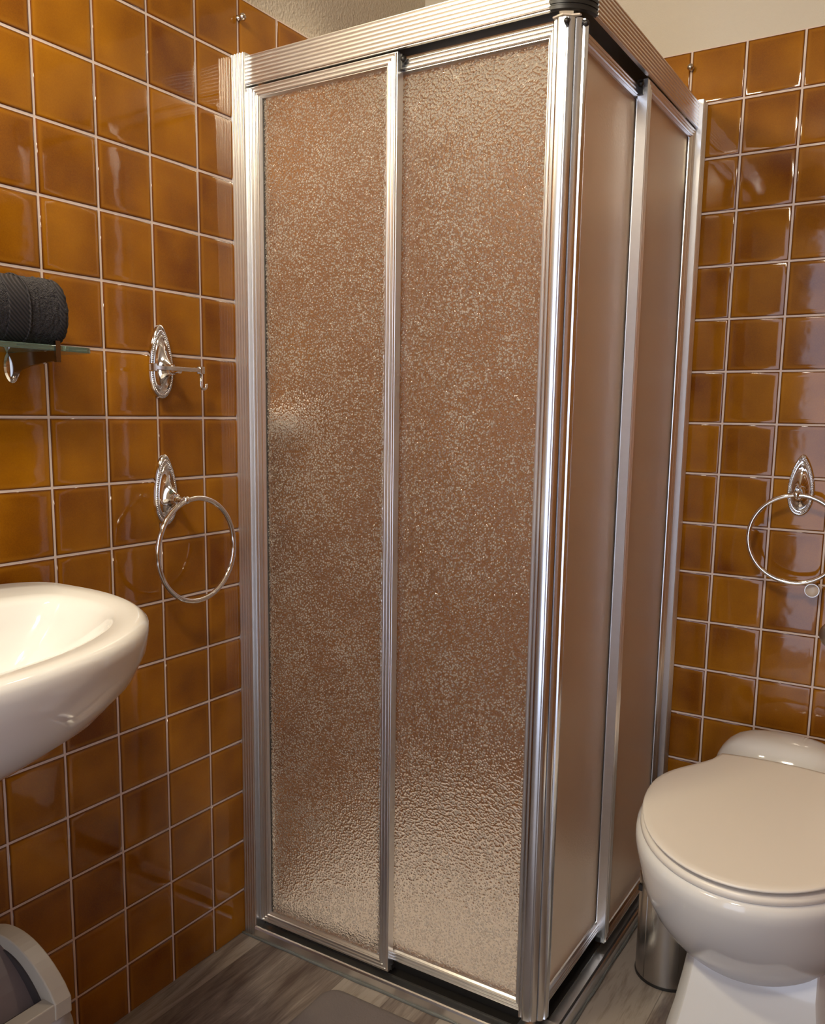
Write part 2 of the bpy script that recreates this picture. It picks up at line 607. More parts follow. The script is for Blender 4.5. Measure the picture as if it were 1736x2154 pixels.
for wo, fn, u0, u1, off in ((wl, fn_l, FY, YB, 0.0), (wb, fn_b, 0.0, RX, 0.9395)):
    tiling('tiling', u0, u1, ZF, TOP, off, fn, wo)
    grout(wo, fn, u0, u1)
tiling('tiling', FY, YB, ZF, TOP, 0.0, fn_r, wr)
grout(wr, fn_r, FY, YB)
fl = MB().box((-1.2, FY - 1.2, ZF - 1), (RX + 1.2, YB + 1.2, ZF)).build('floor', FLOOR, origin=(0, 0, ZF), kind='structure')
MB().box((-1.2, FY - 1.2, CZ), (RX + 1.2, YB + 1.2, CZ + 1)).build('ceiling', PLASTER, origin=(8, 0, CZ), kind='structure')
# door casing behind the camera
dc = MB()
for a, b in (((DX0 - .5, FY - .06, ZF), (DX0 + .05, FY + .12, DZ + .5)), ((DX1 - .05, FY - .06, ZF), (DX1 + .5, FY + .12, DZ + .5)), ((DX0 - .5, FY - .06, DZ - .05), (DX1 + .5, FY + .12, DZ + .5))):
    dc.box(a, b)
dc.build('door_1', WHITEP, origin=(8.4, FY, ZF), kind='structure')

# ------------------------------------------------------------------ shower tray
tr = MB()
X0, X1, Y0, Y1 = 0.02, 5.82, 4.28, YB - 0.02
rings = []
for ins, z in ((0, ZF), (0, -14.62), (0.05, -14.57), (0.42, -14.57), (0.50, -14.62), (0.70, -14.76), (1.1, -14.80)):
    r = []
    cr = 0.12 + ins * 0.5
    for cx, cy, a0 in ((X1 - ins - cr, Y1 - ins - cr, 0), (X0 + ins + cr, Y1 - ins - cr, 90), (X0 + ins + cr, Y0 + ins + cr, 180), (X1 - ins - cr, Y0 + ins + cr, 270)):
        for k in range(5):
            a = math.radians(a0 + k * 22.5)
            r.append((cx + cr * math.cos(a), cy + cr * math.sin(a), z))
    rings.append(r)
tr.rings(rings)
tray = thing('shower_tray', 'low white square tray inside the shower enclosure behind the pebbled panels', 'shower tray', (3.1, 7, ZF))
tr.build('basin', TRAYM, tray, sharp=50)
dr = MB()
dr.rings([[(3 + .3 * math.cos(2 * PI * k / 20) * s, 7 + .3 * math.sin(2 * PI * k / 20) * s, z) for k in range(20)] for s, z in ((1, -14.81), (1, -14.77), (.8, -14.755))])
dr.build('drain_cover', CHROME, tray)

sd = thing('bright_blur_dish', 'added white dish shape standing in for a bright blur behind the left pebbled panel', 'stand-in shape', (0, 4.9, -5.1))  # shape added to imitate a bright blur of unknown cause
dm = MB()
rs = []
for sc, z in ((0.55, -5.24), (0.8, -5.22), (0.95, -5.12), (1.0, -4.99), (0.96, -4.97), (0.92, -4.99), (0.8, -5.08), (0.3, -5.12)):
    rs.append([(0.40 + 0.40 * sc * math.cos(2 * PI * q / 40), 4.88 + 0.50 * sc * math.copysign(abs(math.sin(2 * PI * q / 40)) ** 0.8, math.sin(2 * PI * q / 40)), z) for q in range(40)])
dm.rings(rs).build('dish', TRAYM, sd)
MB().box((0.008, 4.65, -5.2), (0.12, 5.1, -5.02)).build('blur_dish_mount', TRAYM, sd)

# ------------------------------------------------------------------ shower enclosure
enc = thing('shower_enclosure', 'corner shower cabin with aluminium frame and pebbled sliding panels between the tiled walls', 'shower', (3.1, 7.0, ZF))
F_FRONT = lambda p: (p[0], 3.90 + p[1], p[2])                    # s, depth, z
F_SIDE = lambda p: (6.2 - p[1], YB - p[0], p[2])


def ribs(a, b, n, d0, amp, duty=0.62, st=3):
    """ribbed line between a and b: n rounded ribs standing amp proud of d0 -> [(w, d)]"""
    out = []
    w = (b - a) / n
    for i in range(n):
        s = a + i * w
        g = w * (1 - duty) / 2
        out += [(s, d0), (s + g, d0)]
        for k in range(1, st + 1):
            t = k / (st + 1)
            out.append((s + g + w * duty * t, d0 - amp * math.sin(PI * t) ** 0.5))
        out += [(s + w - g, d0)]
    out.append((b, d0))
    return out


def frame_loop(x0, x1, z0, z1, prof, wl_, wr_, wt, wb_):
    """profile [(w 0..1, d)] swept round a rectangle with mitred corners; the rings follow the profile"""
    rs = []
    for wv, d in prof:
        rs.append([(x0 + wl_ * wv, d, z0 + wb_ * wv), (x1 - wr_ * wv, d, z0 + wb_ * wv), (x1 - wr_ * wv, d, z1 - wt * wv), (x0 + wl_ * wv, d, z1 - wt * wv)])
    return rs


for face, XF in (('front', F_FRONT), ('side', F_SIDE)):
    # profile fixed to the wall
    poly = [(0.0, 0.25), (0.0, -0.09)] + ribs(0.005, 0.30, 5, -0.085, 0.018) + [(0.305, -0.085), (0.305, 0.25)]
    o = MB().prism(poly, ZF + 0.005, 1.0, lambda p, t: (p[0], p[1], t)).build('wall_profile', ALU, enc, xf=XF)
    # top rail: ribbed front, hollow channel below
    front = ribs(0.505, 0.975, 8, 0.0, 0.017, 0.7)
    poly = [(0.505, 0.06)] + [(z, d) for z, d in front] + [(0.985, 0.35), (0.50, 0.35), (0.50, 0.31), (0.86, 0.31), (0.86, 0.06)]
    MB().prism(poly, 0.305, 5.71, lambda p, t: (t, p[1], p[0])).build('top_rail', ALU, enc, xf=XF)
    MB().box((0.306, 0.061, 0.80), (5.7, 0.309, 0.859)).build('rail_channel_shade', BLACK, enc, xf=XF)  # black strip painting the shade inside the rail channel
    # bottom rail
    poly = [(-0.14, ZF + .002), (-0.14, -14.70), (-0.125, -14.665), (-0.10, -14.652), (-0.075, -14.665), (-0.06, -14.70), (-0.02, -14.73), (0.36, -14.73), (0.36, ZF + .002)]
    MB().prism(poly, 0.305, 6.2 - 0.30, lambda p, t: (t, p[0], p[1])).build('bottom_rail', ALU, enc, xf=XF)
    MB().box((0.31, 0.15, -14.731), (5.7, 0.355, -14.70)).build('track_shade', BLACK, enc, xf=XF)  # black strip standing in for shade in the track
    MB().box((0.31, 0.338, -14.731), (5.75, 0.358, -14.44)).build('track_gap_shade', BLACK, enc, xf=XF)  # black upright added as the dark gap below the sliding door
    # outer (fixed side) panel and inner sliding door
    pr = [(0, 0.0), (0.0, -0.01)] + ribs(0.02, 0.86, 3, -0.012, 0.022, 0.72) + [(0.98, 0.02), (1.0, 0.05), (1.0, 0.15), (0, 0.15)]
    for nm, x0, x1, z0, z1, d0, ws, gl in (('fixed_panel', 0.305, 3.245, -14.60, 0.485, 0.055, (0.235, 0.215, 0.205, 0.22), 0.12), ('sliding_door', 2.93, 5.735, -14.46, 0.415, 0.215, (0.22, 0.13, 0.20, 0.20), 0.28)):
        prof = [(a, d0 + b) for a, b in pr]
        fr = MB().rings(frame_loop(x0, x1, z0, z1, prof, *ws), smooth=False, loop=True).build('frame', ALU, enc, xf=XF)
        fr.name = nm
        m = 0.08
        MB().box((x0 + m, gl - 0.016, z0 + m), (x1 - m, gl + 0.016, z1 - m)).build('pebbled_pane', GLASS, fr, xf=XF)
        pane = fr.children[0].data
        pane.materials.append(GLASS_IN)
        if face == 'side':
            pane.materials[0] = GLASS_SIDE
        inward = Vector((0, 1, 0)) if face == 'front' else Vector((-1, 0, 0))
        for pg_ in pane.polygons:
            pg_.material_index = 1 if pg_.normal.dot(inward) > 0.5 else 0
        rb = MB()
        s = 0.03
        for (a0, a1, b0, b1) in ((x0 + ws[0] - .002, x0 + ws[0] + .006, z0 + ws[3], z1 - ws[2]), (x1 - ws[1] - .006, x1 - ws[1] + .002, z0 + ws[3], z1 - ws[2])):
            rb.box((a0, gl - 0.03, b0), (a1, gl + 0.03, b1))
        rb.build('glazing_seal', RUBBER, fr, xf=XF)
        if nm == 'sliding_door':
            # fluted closing profile at the corner
            pf = [(5.715, 0.20), (5.715, 0.12), (5.730, 0.112), (5.740, 0.128), (5.764, 0.130), (5.775, 0.10), (5.79, 0.085), (5.82, 0.080), (5.88, 0.086), (5.908, 0.095), (5.915, 0.125), (5.928, 0.128), (5.945, 0.118), (5.965, 0.128), (5.985, 0.15), (6.0, 0.18), (5.99, 0.205), (5.965, 0.215), (5.955, 0.26), (5.93, 0.30), (5.735, 0.30)]
            MB().prism(pf, -14.50, 0.43, lambda p, t: (p[0], p[1], t), smooth=True).build('closing_profile', ALU_POL, fr, xf=XF, sharp=38)
            MB().box((5.94, 0.22, -14.49), (6.0, 0.235, 0.42)).build('magnet_seal', GREYSEAL, fr, xf=XF)
            b = MB()
            b.ball((5.93, 0.07, 0.36), 0.042)
            b.tube([(5.93, 0.07, 0.36), (5.93, 0.2, 0.42)], 0.03)
            b.build('bumper', BLACK, fr, xf=XF)
        else:
            b = MB()
            b.ball((3.29, 0.14, 0.40), 0.05)
            b.box((3.245, 0.11, 0.25), (3.285, 0.21, 0.47))
            b.build('bumper', BLACK, fr, xf=XF)
            MB().box((3.245, 0.11, -14.59), (3.275, 0.21, -14.50)).build('foot_bumper', BLACK, fr, xf=XF)
# bead of sealant along the foot of the cabin
for XF, (a, b) in ((F_FRONT, (0.0, 6.1)), (F_SIDE, (0.0, 6.1))):
    pts = []
    for k in range(60):
        s = a + (b - a) * k / 59
        pts.append((s, -0.15 + 0.02 * noise.noise((s * 1.3, 5, 2)), ZF + 0.012 + 0.012 * noise.noise((s * 2.1, 0, 7))))
    rad = [0.026 + 0.016 * noise.noise((k * 0.21, 3.3, 1)) for k in range(60)]
    MB().tube(pts, rad, 8).build('sealant_bead', SILI, enc, xf=XF)
# corner pieces
for nm, z0, z1, m in (('corner_cap', 0.50, 1.0, BLACK), ('corner_foot', ZF + .003, -14.655, ALU)):
    rr = []
    n = 7 if m is BLACK else 1
    prof = [(0.30, z0 + .02), (0.52, z0)]
    base = 0.505 if m is BLACK else 0.64
    for i in range(n):
        zz = z0 + (z1 - z0) * i / n
        h = (z1 - z0) / n
        prof += [(base, zz + .01), (base + .012, zz + h * .2), (base + .012, zz + h * .8), (base, zz + h - .005)]
    prof = [(base - .04, z0)] + prof[2:] + [(base - 0.04, z1), (0.12, z1), (0.12, z1 - .06), (base - .06, z1 - .06)]
    mb = MB()
    K = 14
    rs = []
    cx, cy = 5.69, 4.41
    for k in range(K + 1):
        a = -PI / 2 + PI / 2 * k / K
        rs.append([(cx + r * math.cos(a), cy + r * math.sin(a), z) for r, z in prof])
    mb.rings(rs, smooth=False)
    mb.build(nm, m, enc, sharp=30)
cl = MB()
poly = [(5.70, 4.02), (5.86, 3.98), (5.96, 4.06), (6.06, 4.10), (6.07, 4.14), (5.98, 4.14), (5.90, 4.12), (5.80, 4.08), (5.70, 4.07)]
cl.prism(poly, 0.455, 0.475, lambda p, t: (p[0], p[1], t)).build('guide_clip', CLIPM, enc)

# ------------------------------------------------------------------ towel fittings
def rose(parent, at, mt):
    """tear-drop wall plate with a beaded rim; local (a along wall, b out, c up); stem centre at c = 0"""
    N = 48
    H, W = 1.16, 0.225

    def outline(k):
        a = 2 * PI * k / N
        ca, sa = math.cos(a), math.sin(a)
        return W * sa * (1 - 0.24 * ca - 0.10 * max(0, ca) ** 3) * 1.03, 0.72 - H / 2 + H / 2 * ca

    base = [outline(k) for k in range(N)]

    def ring(sc, b):
        return [mt(at, a * sc, b, c * sc) for a, c in base]

    mb = MB()
    mb.rings([ring(s, b) for s, b in ((1, 0.0), (1.0, 0.045), (0.975, 0.065), (0.945, 0.072), (0.93, 0.058), (0.78, 0.055), (0.765, 0.082), (0.735, 0.088), (0.71, 0.072), (0.62, 0.076), (0.5, 0.10), (0.38, 0.135), (0.28, 0.18), (0.20, 0.235), (0.15, 0.29), (0.125, 0.34))])
    o = mb.build('wall_plate', CHROME, parent, sharp=60)
    bd = MB()
    # beads spaced evenly along the rim
    L = [0.0]
    pts = [(a * .86, c * .86) for a, c in [outline(k * N / 480.0) for k in range(481)]]
    for i in range(480):
        L.append(L[-1] + math.hypot(pts[i + 1][0] - pts[i][0], pts[i + 1][1] - pts[i][1]))
    nb = 74
    j = 0
    for q in range(nb):
        s = L[-1] * q / nb
        while L[j + 1] < s:
            j += 1
        a, c = pts[j]
        bd.ball(mt(at, a, 0.062, c), 0.021, 8, 5, (1, 1, 1))
    bd.build('beading', CHROME, o)
    return o


MT_L = lambda at, a, b, c: (0.008 + b, at[0] + a, at[1] + c)
MT_B = lambda at, a, b, c: (at[0] + a, YB - 0.008 - b, at[1] + c)


def ring_holder(mt, at, R, dx, dz, label, loc):
    t = thing('towel_ring', label, 'towel ring', loc)
    rose(t, at, mt)
    st = MB()
    st.tube([mt(at, 0, b, 0) for b in (0.28, 0.31, 0.33, 0.335, 0.36, 0.365, 0.40, 0.44, 0.48)], [0.065, 0.068, 0.066, 0.055, 0.055, 0.062, 0.05, 0.036, 0.034], 16)
    st.ball(mt(at, 0, 0.51, 0), 0.066, 16, 10)
    st.build('stem', CHROME, t, sharp=40)
    rg = MB()
    rg.tube([mt(at, dx + R * math.sin(2 * PI * k / 72), 0.51, -dz + R * math.cos(2 * PI * k / 72)) for k in range(72)], 0.043, 12, closed=True)
    rg.build('ring', CHROME, t)
    return t


ring_holder(MT_L, (2.07, -6.30), 0.845, 0.22, 0.83, 'chrome towel ring on the left tiled wall between the basin and the shower', (0, 2.07, -6.3))
ring_holder(MT_B, (8.46, -6.27), 0.82, 0.03, 0.83, 'chrome towel ring on the back tiled wall above the toilet', (8.46, YB, -6.27))

hk = thing('roll_holder', 'chrome wall bracket with straight bar and small hook, above the left towel ring', 'towel hook', (0, 2.05, -4.25))
rose(hk, (2.05, -4.26), MT_L)
AT = (2.05, -4.26)
st = MB()
st.tube([MT_L(AT, 0, b, 0) for b in (0.28, 0.31, 0.33, 0.335, 0.37, 0.42, 0.46)], [0.065, 0.068, 0.066, 0.055, 0.05, 0.045, 0.05], 16)
st.build('stem', CHROME, hk, sharp=40)
ba = MB()
ba.box((0.46, 1.46, -4.275), (0.53, 2.50, -4.205))
ba.box((0.445, 1.44, -4.30), (0.545, 1.53, -4.18))
ba.box((0.445, 2.43, -4.30), (0.545, 2.52, -4.18))
ba.build('bar', CHROME, hk, bevel=0.012)
h2 = MB()
h2.tube([(0.495, 2.475, -4.29), (0.495, 2.475, -4.48)] + [(0.495, 2.53 - 0.055 * math.cos(a), -4.48 - 0.055 * math.sin(a)) for a in [PI * k / 8 for k in range(1, 9)]] + [(0.495, 2.585, -4.45)], 0.024, 10)
h2.build('hook', CHROME, hk)

# small knobs on the tiled walls
for mt, at, lab, loc in ((MT_L, (4.0, 1.645), 'small round metal knob high on the left wall beside the cabin top', (0, 4, 1.645)), (MT_B, (5.95, 1.68), 'small round metal knob on the back wall right of the cabin top', (5.95, YB, 1.68))):
    k = thing('wall_knob', lab, 'knob', loc, 'small metal knobs above the shower')
    MB().tube([mt(at, 0, b, 0) for b in (-0.005, 0.02, 0.03, 0.06)], [0.05, 0.045, 0.022, 0.022], 12).build('stem', NICKEL, k)
    MB().ball(mt(at, 0, 0.10, 0), 0.062, 16, 10).build('ball', NICKEL, k)
k = thing('capped_knob', 'round metal knob with pale cap on the back wall below the right towel ring', 'knob', (8.86, YB, -8.1))
A2 = (8.83, -8.06)
MB().tube([MT_B(A2, 0, b, 0) for b in (-0.005, 0.03, 0.10, 0.22, 0.30, 0.33)], [0.10, 0.10, 0.085, 0.10, 0.135, 0.13], 24).build('collar', NICKEL, k, sharp=50)
c = MB()
c.rings([[MT_B(A2, r * math.cos(2 * PI * j / 24), b, r * math.sin(2 * PI * j / 24)) for j in range(24)] for r, b in ((0.115, 0.325), (0.115, 0.35), (0.09, 0.368), (0.04, 0.375))])
c.build('cap', CAPM, k, sharp=40)
k = thing('wall_rosette', 'dull metal rosette cut by the right edge, below the capped knob', 'rosette', (9.2, YB, -8.85))
A3 = (9.24, -8.92)
MB().tube([MT_B(A3, 0, b, 0) for b in (-0.005, 0.04, 0.07, 0.08, 0.12, 0.3)], [0.26, 0.26, 0.22, 0.12, 0.10, 0.10], 28).build('plate', NICKEL, k, sharp=40)

# ------------------------------------------------------------------ glass shelf + towel
sh = thing('glass_shelf', 'green-edged glass shelf on chrome bracket on the left wall above the basin', 'shelf', (0, -2.3, -4.15))
poly = []
for cx, cy, a0 in ((0.80, -0.14, 0), (0.06, 0.0, 90), (0.06, -4.6, 180), (0.80, -4.5, 270)):
    r = 0.2 if cx > .5 else 0.05
    for q in range(7):
        a = math.radians(a0 + 15 * q)
        poly.append((cx + r * math.cos(a), cy + r * math.sin(a)))
MB().prism(poly, -4.145, -4.075, lambda p, t: (p[0], p[1], t)).build('glass_plate', SHELFG, sh, bevel=0.01)
for yb in (-0.56, -4.0):
    br = MB()
    rs = []
    for s, b in ((1, 0.0), (1, 0.03), (0.85, 0.055), (0.5, 0.065)):
        rs.append([(0.008 + b, yb + 0.12 * s * math.cos(2 * PI * q / 24), -4.33 + 0.215 * s * math.sin(2 * PI * q / 24)) for q in range(24)])
    br.rings(rs)
    br.ball((0.07, yb, -4.46), 0.03, 10, 6)
    br.build('bracket_plate', CHROME, sh, sharp=35)
    br = MB()
    rs = []
    for x, zt, zb, hw in ((0.03, -4.15, -4.52, .06), (0.10, -4.15, -4.44, .055), (0.2, -4.15, -4.37, .05), (0.4, -4.15, -4.33, .045), (0.8, -4.15, -4.29, .04), (0.99, -4.15, -4.27, .038)):
        rs.append([(x, yb - hw, zt), (x, yb + hw, zt), (x, yb + hw * .8, zb), (x, yb - hw * .8, zb)])
    br.rings(rs, smooth=False)
    br.box((0.985, yb - .035, -4.29), (1.03, yb + .035, -4.02))
    br.build('bracket_arm', DARKCHROME, sh, sharp=35)

tw = thing('rolled_towel', 'charcoal terry towel rolled up on the glass shelf', 'towel', (0.55, -1.4, -4.07))


def towel_part(y0, y1, swell, n, rough):
    rs = []
    K = 72
    for i in range(n + 1):
        y = y0 + (y1 - y0) * i / n
        r = []
        for q in range(K):
            a = 2 * PI * q / K
            rx, rz = 0.395 * swell, 0.40 * swell
            # flatter underneath where it rests on the shelf
            x = 0.54 + rx * math.copysign(abs(math.cos(a)) ** 0.9, math.cos(a))
            z = -3.665 + rz * math.copysign(abs(math.sin(a)) ** 0.85, math.sin(a))
            nn = noise.noise((x * 3, y * 1.6, z * 3)) * 0.03 + rough * noise.noise((x * 30, y * 30, z * 30))
            sag = 0.05 * math.sin((y + 2) * 1.3)
            x += math.cos(a) * nn
            z = max(-4.073, z + math.sin(a) * nn)
            r.append((x, y, z + sag * max(0, math.sin(a))))
        rs.append(r)
    return rs


rs = towel_part(-2.7, -0.36, 1.0, 150, 0.022)
# rounded, slightly hollow roll end
cxz = (0.54, -3.665)
last = rs[-1]
for sc, dy in ((0.985, 0.03), (0.95, 0.055), (0.88, 0.065), (0.7, 0.04), (0.62, 0.06), (0.42, 0.035), (0.33, 0.05), (0.1, 0.03)):
    rs.append([(cxz[0] + (p[0] - cxz[0]) * sc, p[1] + dy, cxz[1] + (p[2] - cxz[1]) * sc) for p in last])
first = rs[0]
MB().rings(rs).build('terry_roll', TOWEL, tw)
MB().rings(towel_part(-1.16, -0.88, 1.035, 16, 0.0), cap0=True, cap1=True).build('woven_band', BAND, tw)
hem = MB()
e = towel_part(-0.88, -0.86, 1.05, 1, 0.0)[0]
hem.tube([(p[0], -0.875, max(-4.07, p[2])) for p in e], 0.014, 6, closed=True)
hem.build('cord_trim', BAND, tw)
MB().rings(towel_part(-0.44, -0.35, 1.012, 4, 0.003)).build('hem', BAND, tw)

# ------------------------------------------------------------------ wash basin
bs = thing('wash_basin', 'white oval ceramic wash basin mounted on the left tiled wall', 'basin', (0, -4.0, -9.3))
CY, ZR = -4.05, -7.2
NB = 96


def oval(hw, x0, x1, z, back=1.0):
    """half-oval plan: straight along the wall at x0, bulging to x1"""
    r = []
    for k in range(NB):
        a = 2 * PI * k / NB
        c_, s_ = math.cos(a), math.sin(a)
        if c_ >= 0:
            x = xm_of(x0, x1) + (x1 - xm_of(x0, x1)) * c_ ** (0.92)
        else:
            x = xm_of(x0, x1) - (xm_of(x0, x1) - x0) * abs(c_) ** 0.42
        y = CY + hw * math.copysign(abs(s_) ** (0.86 if c_ >= 0 else 0.80), s_)
        r.append((x, y, z))
    return r


def xm_of(x0, x1):
    return x0 + (x1 - x0) * 0.30


rs = []
outer = [(0.85, 0.45, 2.0, -9.1), (1.3, 0.25, 2.4, -9.02), (2.0, 0.02, 2.9, -8.74), (2.65, 0.02, 3.45, -8.44), (3.12, 0.02, 3.88, -8.14), (3.42, 0.02, 4.14, -7.84), (3.54, 0.02, 4.25, -7.58), (3.58, 0.02, 4.28, -7.38), (3.58, 0.02, 4.28, -7.28), (3.515, 0.025, 4.23, -7.215), (3.46, 0.04, 4.18, -7.19)]
for hw, x0, x1, z in outer:
    rs.append(oval(hw, x0, x1, z))
for hw, x0, x1, z in ((3.30, 0.35, 4.03, -7.205), (3.14, 0.75, 3.86, -7.225), (3.06, 0.95, 3.78, -7.25), (3.00, 1.0, 3.72, -7.31), (2.88, 1.06, 3.6, -7.5), (2.62, 1.15, 3.36, -7.8), (2.2, 1.3, 3.1, -8.1), (1.6, 1.6, 2.8, -8.3), (0.8, 1.8, 2.4, -8.4), (0.2, 2.0, 2.2, -8.42)):
    rs.append(oval(hw, x0, x1, z))
MB().rings(rs).build('bowl', CERAMIC, bs)
lg = MB()
lg.rings([[(p[0], p[1], z) for p in [(0.02, -1.15), (0.55, -1.25), (0.62, -1.45), (0.62, -6.7), (0.02, -6.9)]] for z in (-7.24, -7.13)], smooth=False)
lg.build('tap_ledge', CERAMIC, bs, bevel=0.03)

# ------------------------------------------------------------------ toilet
TX = 8.74
to = thing('toilet', 'cream white toilet with closed lid in the right corner', 'toilet', (TX, 7, ZF))
NT = 72


def egg(hw, yf, ybk, z, wb_=0.9, tilt=0.0, ym=None, cx=TX):
    """toilet plan: elliptical front to yf, tapering to the back ybk"""
    hw, wb_ = hw * 1.073, wb_ * 1.11
    ym_ = ym if ym is not None else yf + (ybk - yf) * 0.56
    r = []
    for k in range(NT):
        a = 2 * PI * k / NT
        s_, c_ = math.sin(a), math.cos(a)
        if c_ >= 0:      # front half
            y = ym_ - (ym_ - yf) * c_
            x = hw * s_
        else:
            t = -c_
            y = ym_ + (ybk - ym_) * (1 - (1 - t) ** 1.0)
            # ogee towards the narrower back
            e = math.copysign(1, s_) * (wb_ + (hw - wb_) * (0.5 + 0.5 * math.cos(PI * t ** 1.25)))
            x = e if abs(s_) > 0.02 else 0
            if abs(s_) <= 0.35:
                x = e * abs(s_) / 0.35
                y = ybk + 0.10 * (1 - (s_ / 0.35) ** 2)
        zz = z + tilt * (y - yf)
        r.append((cx + x, y, zz))
    return r


LZ = -11.26
TL = 0.085
lid = MB()
lid.rings([egg(h, f, b, LZ + dz, w_, TL) for h, f, b, dz, w_ in ((1.50, 4.28, 7.98, -0.075, 0.82), (1.60, 4.15, 8.06, -0.07, 0.88), (1.635, 4.10, 8.08, -0.045, 0.9), (1.64, 4.09, 8.09, -0.02, 0.9), (1.62, 4.12, 8.08, 0.0, 0.89), (1.55, 4.22, 8.02, 0.012, 0.86))])
lid.build('lid', SEATM, to)
st = MB()
st.rings([egg(h, f, b, LZ - 0.1 + dz, w_, TL * 0.85) for h, f, b, dz, w_ in ((1.50, 4.35, 8.0, -0.20, 0.82), (1.63, 4.17, 8.06, -0.17, 0.9), (1.665, 4.11, 8.09, -0.11, 0.92), (1.655, 4.12, 8.08, -0.04, 0.92), (1.60, 4.2, 8.03, -0.01, 0.88), (1.4, 4.5, 7.9, 0.0, 0.8))])
st.build('seat', SEATM, to)
for sx in (-0.45, 0.45):
    hg = MB()
    hg.tube([(TX + sx - .12, 8.12, -11.06), (TX + sx + .12, 8.12, -11.06)], 0.07, 12)
    hg.build('hinge', SEATM, to)
bw = MB()
RZ = -11.60
bw.rings([egg(h, f, b, z, w_, tl, ym=y) for h, f, b, z, w_, tl, y in (
    (0.80, 5.50, 8.3, -13.62, 0.45, 0, 6.05), (0.95, 5.28, 8.4, -13.42, 0.48, 0, 6.05), (1.15, 5.00, 8.5, -13.15, 0.52, 0, 6.0), (1.36, 4.68, 8.7, -12.82, 0.68, 0, 6.05), (1.55, 4.40, 8.85, -12.45, 0.9, 0, 6.2), (1.67, 4.22, 8.95, -12.08, 1.1, 0.0, 6.45), (1.73, 4.10, 8.95, -11.80, 1.1, 0.02, 6.45),
    (1.75, 4.07, 8.95, -11.66, 1.1, 0.04, 6.45), (1.735, 4.09, 8.93, -11.55, 1.08, 0.06, 6.45), (1.67, 4.18, 8.9, -11.50, 1.05, 0.06, 6.45), (1.3, 4.6, 8.5, -11.49, 0.9, 0.06, 6.45))])
bw.build('bowl', CERAMIC, to)
pd = MB()


PX, PW = TX + 0.24, 0.24


def ped(hw, yf, ybk, z, rad):
    hw = hw + PW
    cy, ct = 0.45, 0.17      # chamfered front edges
    nb = hw * 0.45
    out = [(PX + hw, 6.15), (PX + nb, 6.6), (PX + nb, ybk), (PX - nb, ybk), (PX - nb, 6.6), (PX - hw, 6.15)]
    for sg, pts in ((-1, ((0, cy), (0.012, cy - .05), (ct - .012, 0.03), (ct + .02, 0.0))), (1, ((ct + .02, 0.0), (ct - .012, 0.03), (0.012, cy - .05), (0, cy)))):
        for ix, iy in pts:
            out.append((PX + sg * (hw - ix), yf + iy))
    return [(x, y, z) for x, y in out]


pd.rings([ped(h, f, 8.9, z, rd) for h, f, z, rd in ((1.06, 5.05, ZF + .002, 0.10), (1.05, 5.07, -14.7, 0.10), (0.96, 5.15, -14.3, 0.10), (0.88, 5.25, -13.8, 0.10), (0.83, 5.32, -13.4, 0.10), (0.80, 5.6, -12.6, 0.10))], smooth=True)
pd.build('pedestal', CERAMIC, to, sharp=25)
hp = MB()
rs = []
for i in range(9):
    t = i / 8
    a = t * PI / 2
    s = math.cos(a) ** 0.6
    rs.append([(TX - 0.08 + 1.20 * s * math.copysign(abs(math.cos(q)) ** 0.8, math.cos(q)), 9.1 + 0.75 * s * math.copysign(abs(math.sin(q)) ** 0.75, math.sin(q)), -11.55 + 0.80 * math.sin(a)) for q in [2 * PI * k / 48 for k in range(48)]])
hp.rings(rs).build('rear_hump', CERAMIC, to)

# ------------------------------------------------------------------ steel bin behind the toilet
sb = thing('steel_bin', 'small brushed steel cylinder bin on the floor behind the toilet bowl', 'bin', (7.35, 7.15, ZF))
BR, bx, by = 0.56, 7.28, 7.06
cyl = lambda r, z, n=48: [(bx + r * math.cos(2 * PI * k / n), by + r * math.sin(2 * PI * k / n), z) for k in range(n)]
MB().rings([cyl(BR, -14.83), cyl(BR, -13.08), cyl(BR - .02, -13.06)]).build('body', STEEL, sb, sharp=40)
MB().rings([cyl(BR - .01, ZF), cyl(BR + .012, ZF + .004), cyl(BR + .012, ZF + .05), cyl(BR, ZF + .055)], smooth=True).build('base_ring', BLACK, sb, sharp=40)
MB().rings([cyl(BR + .005, -13.055), cyl(BR + .005, -13.0), cyl(BR - .03, -12.96), cyl(BR * .6, -12.93), cyl(.05, -12.92)]).build('lid', STEEL, sb, sharp=50)
a = math.radians(214)
hx, hy = bx + (BR + .0) * math.cos(a), by + (BR + .0) * math.sin(a)
MB().box((hx - .04, hy - .04, -13.26), (hx + .04, hy + .04, -13.15)).build('handle_socket', BLACK, sb)
a = math.radians(238)
MB().tube([(bx + (BR + .003) * math.cos(a), by + (BR + .003) * math.sin(a), z) for z in (-14.8, -13.08)], 0.008, 6).build('seam', STEEL, sb)

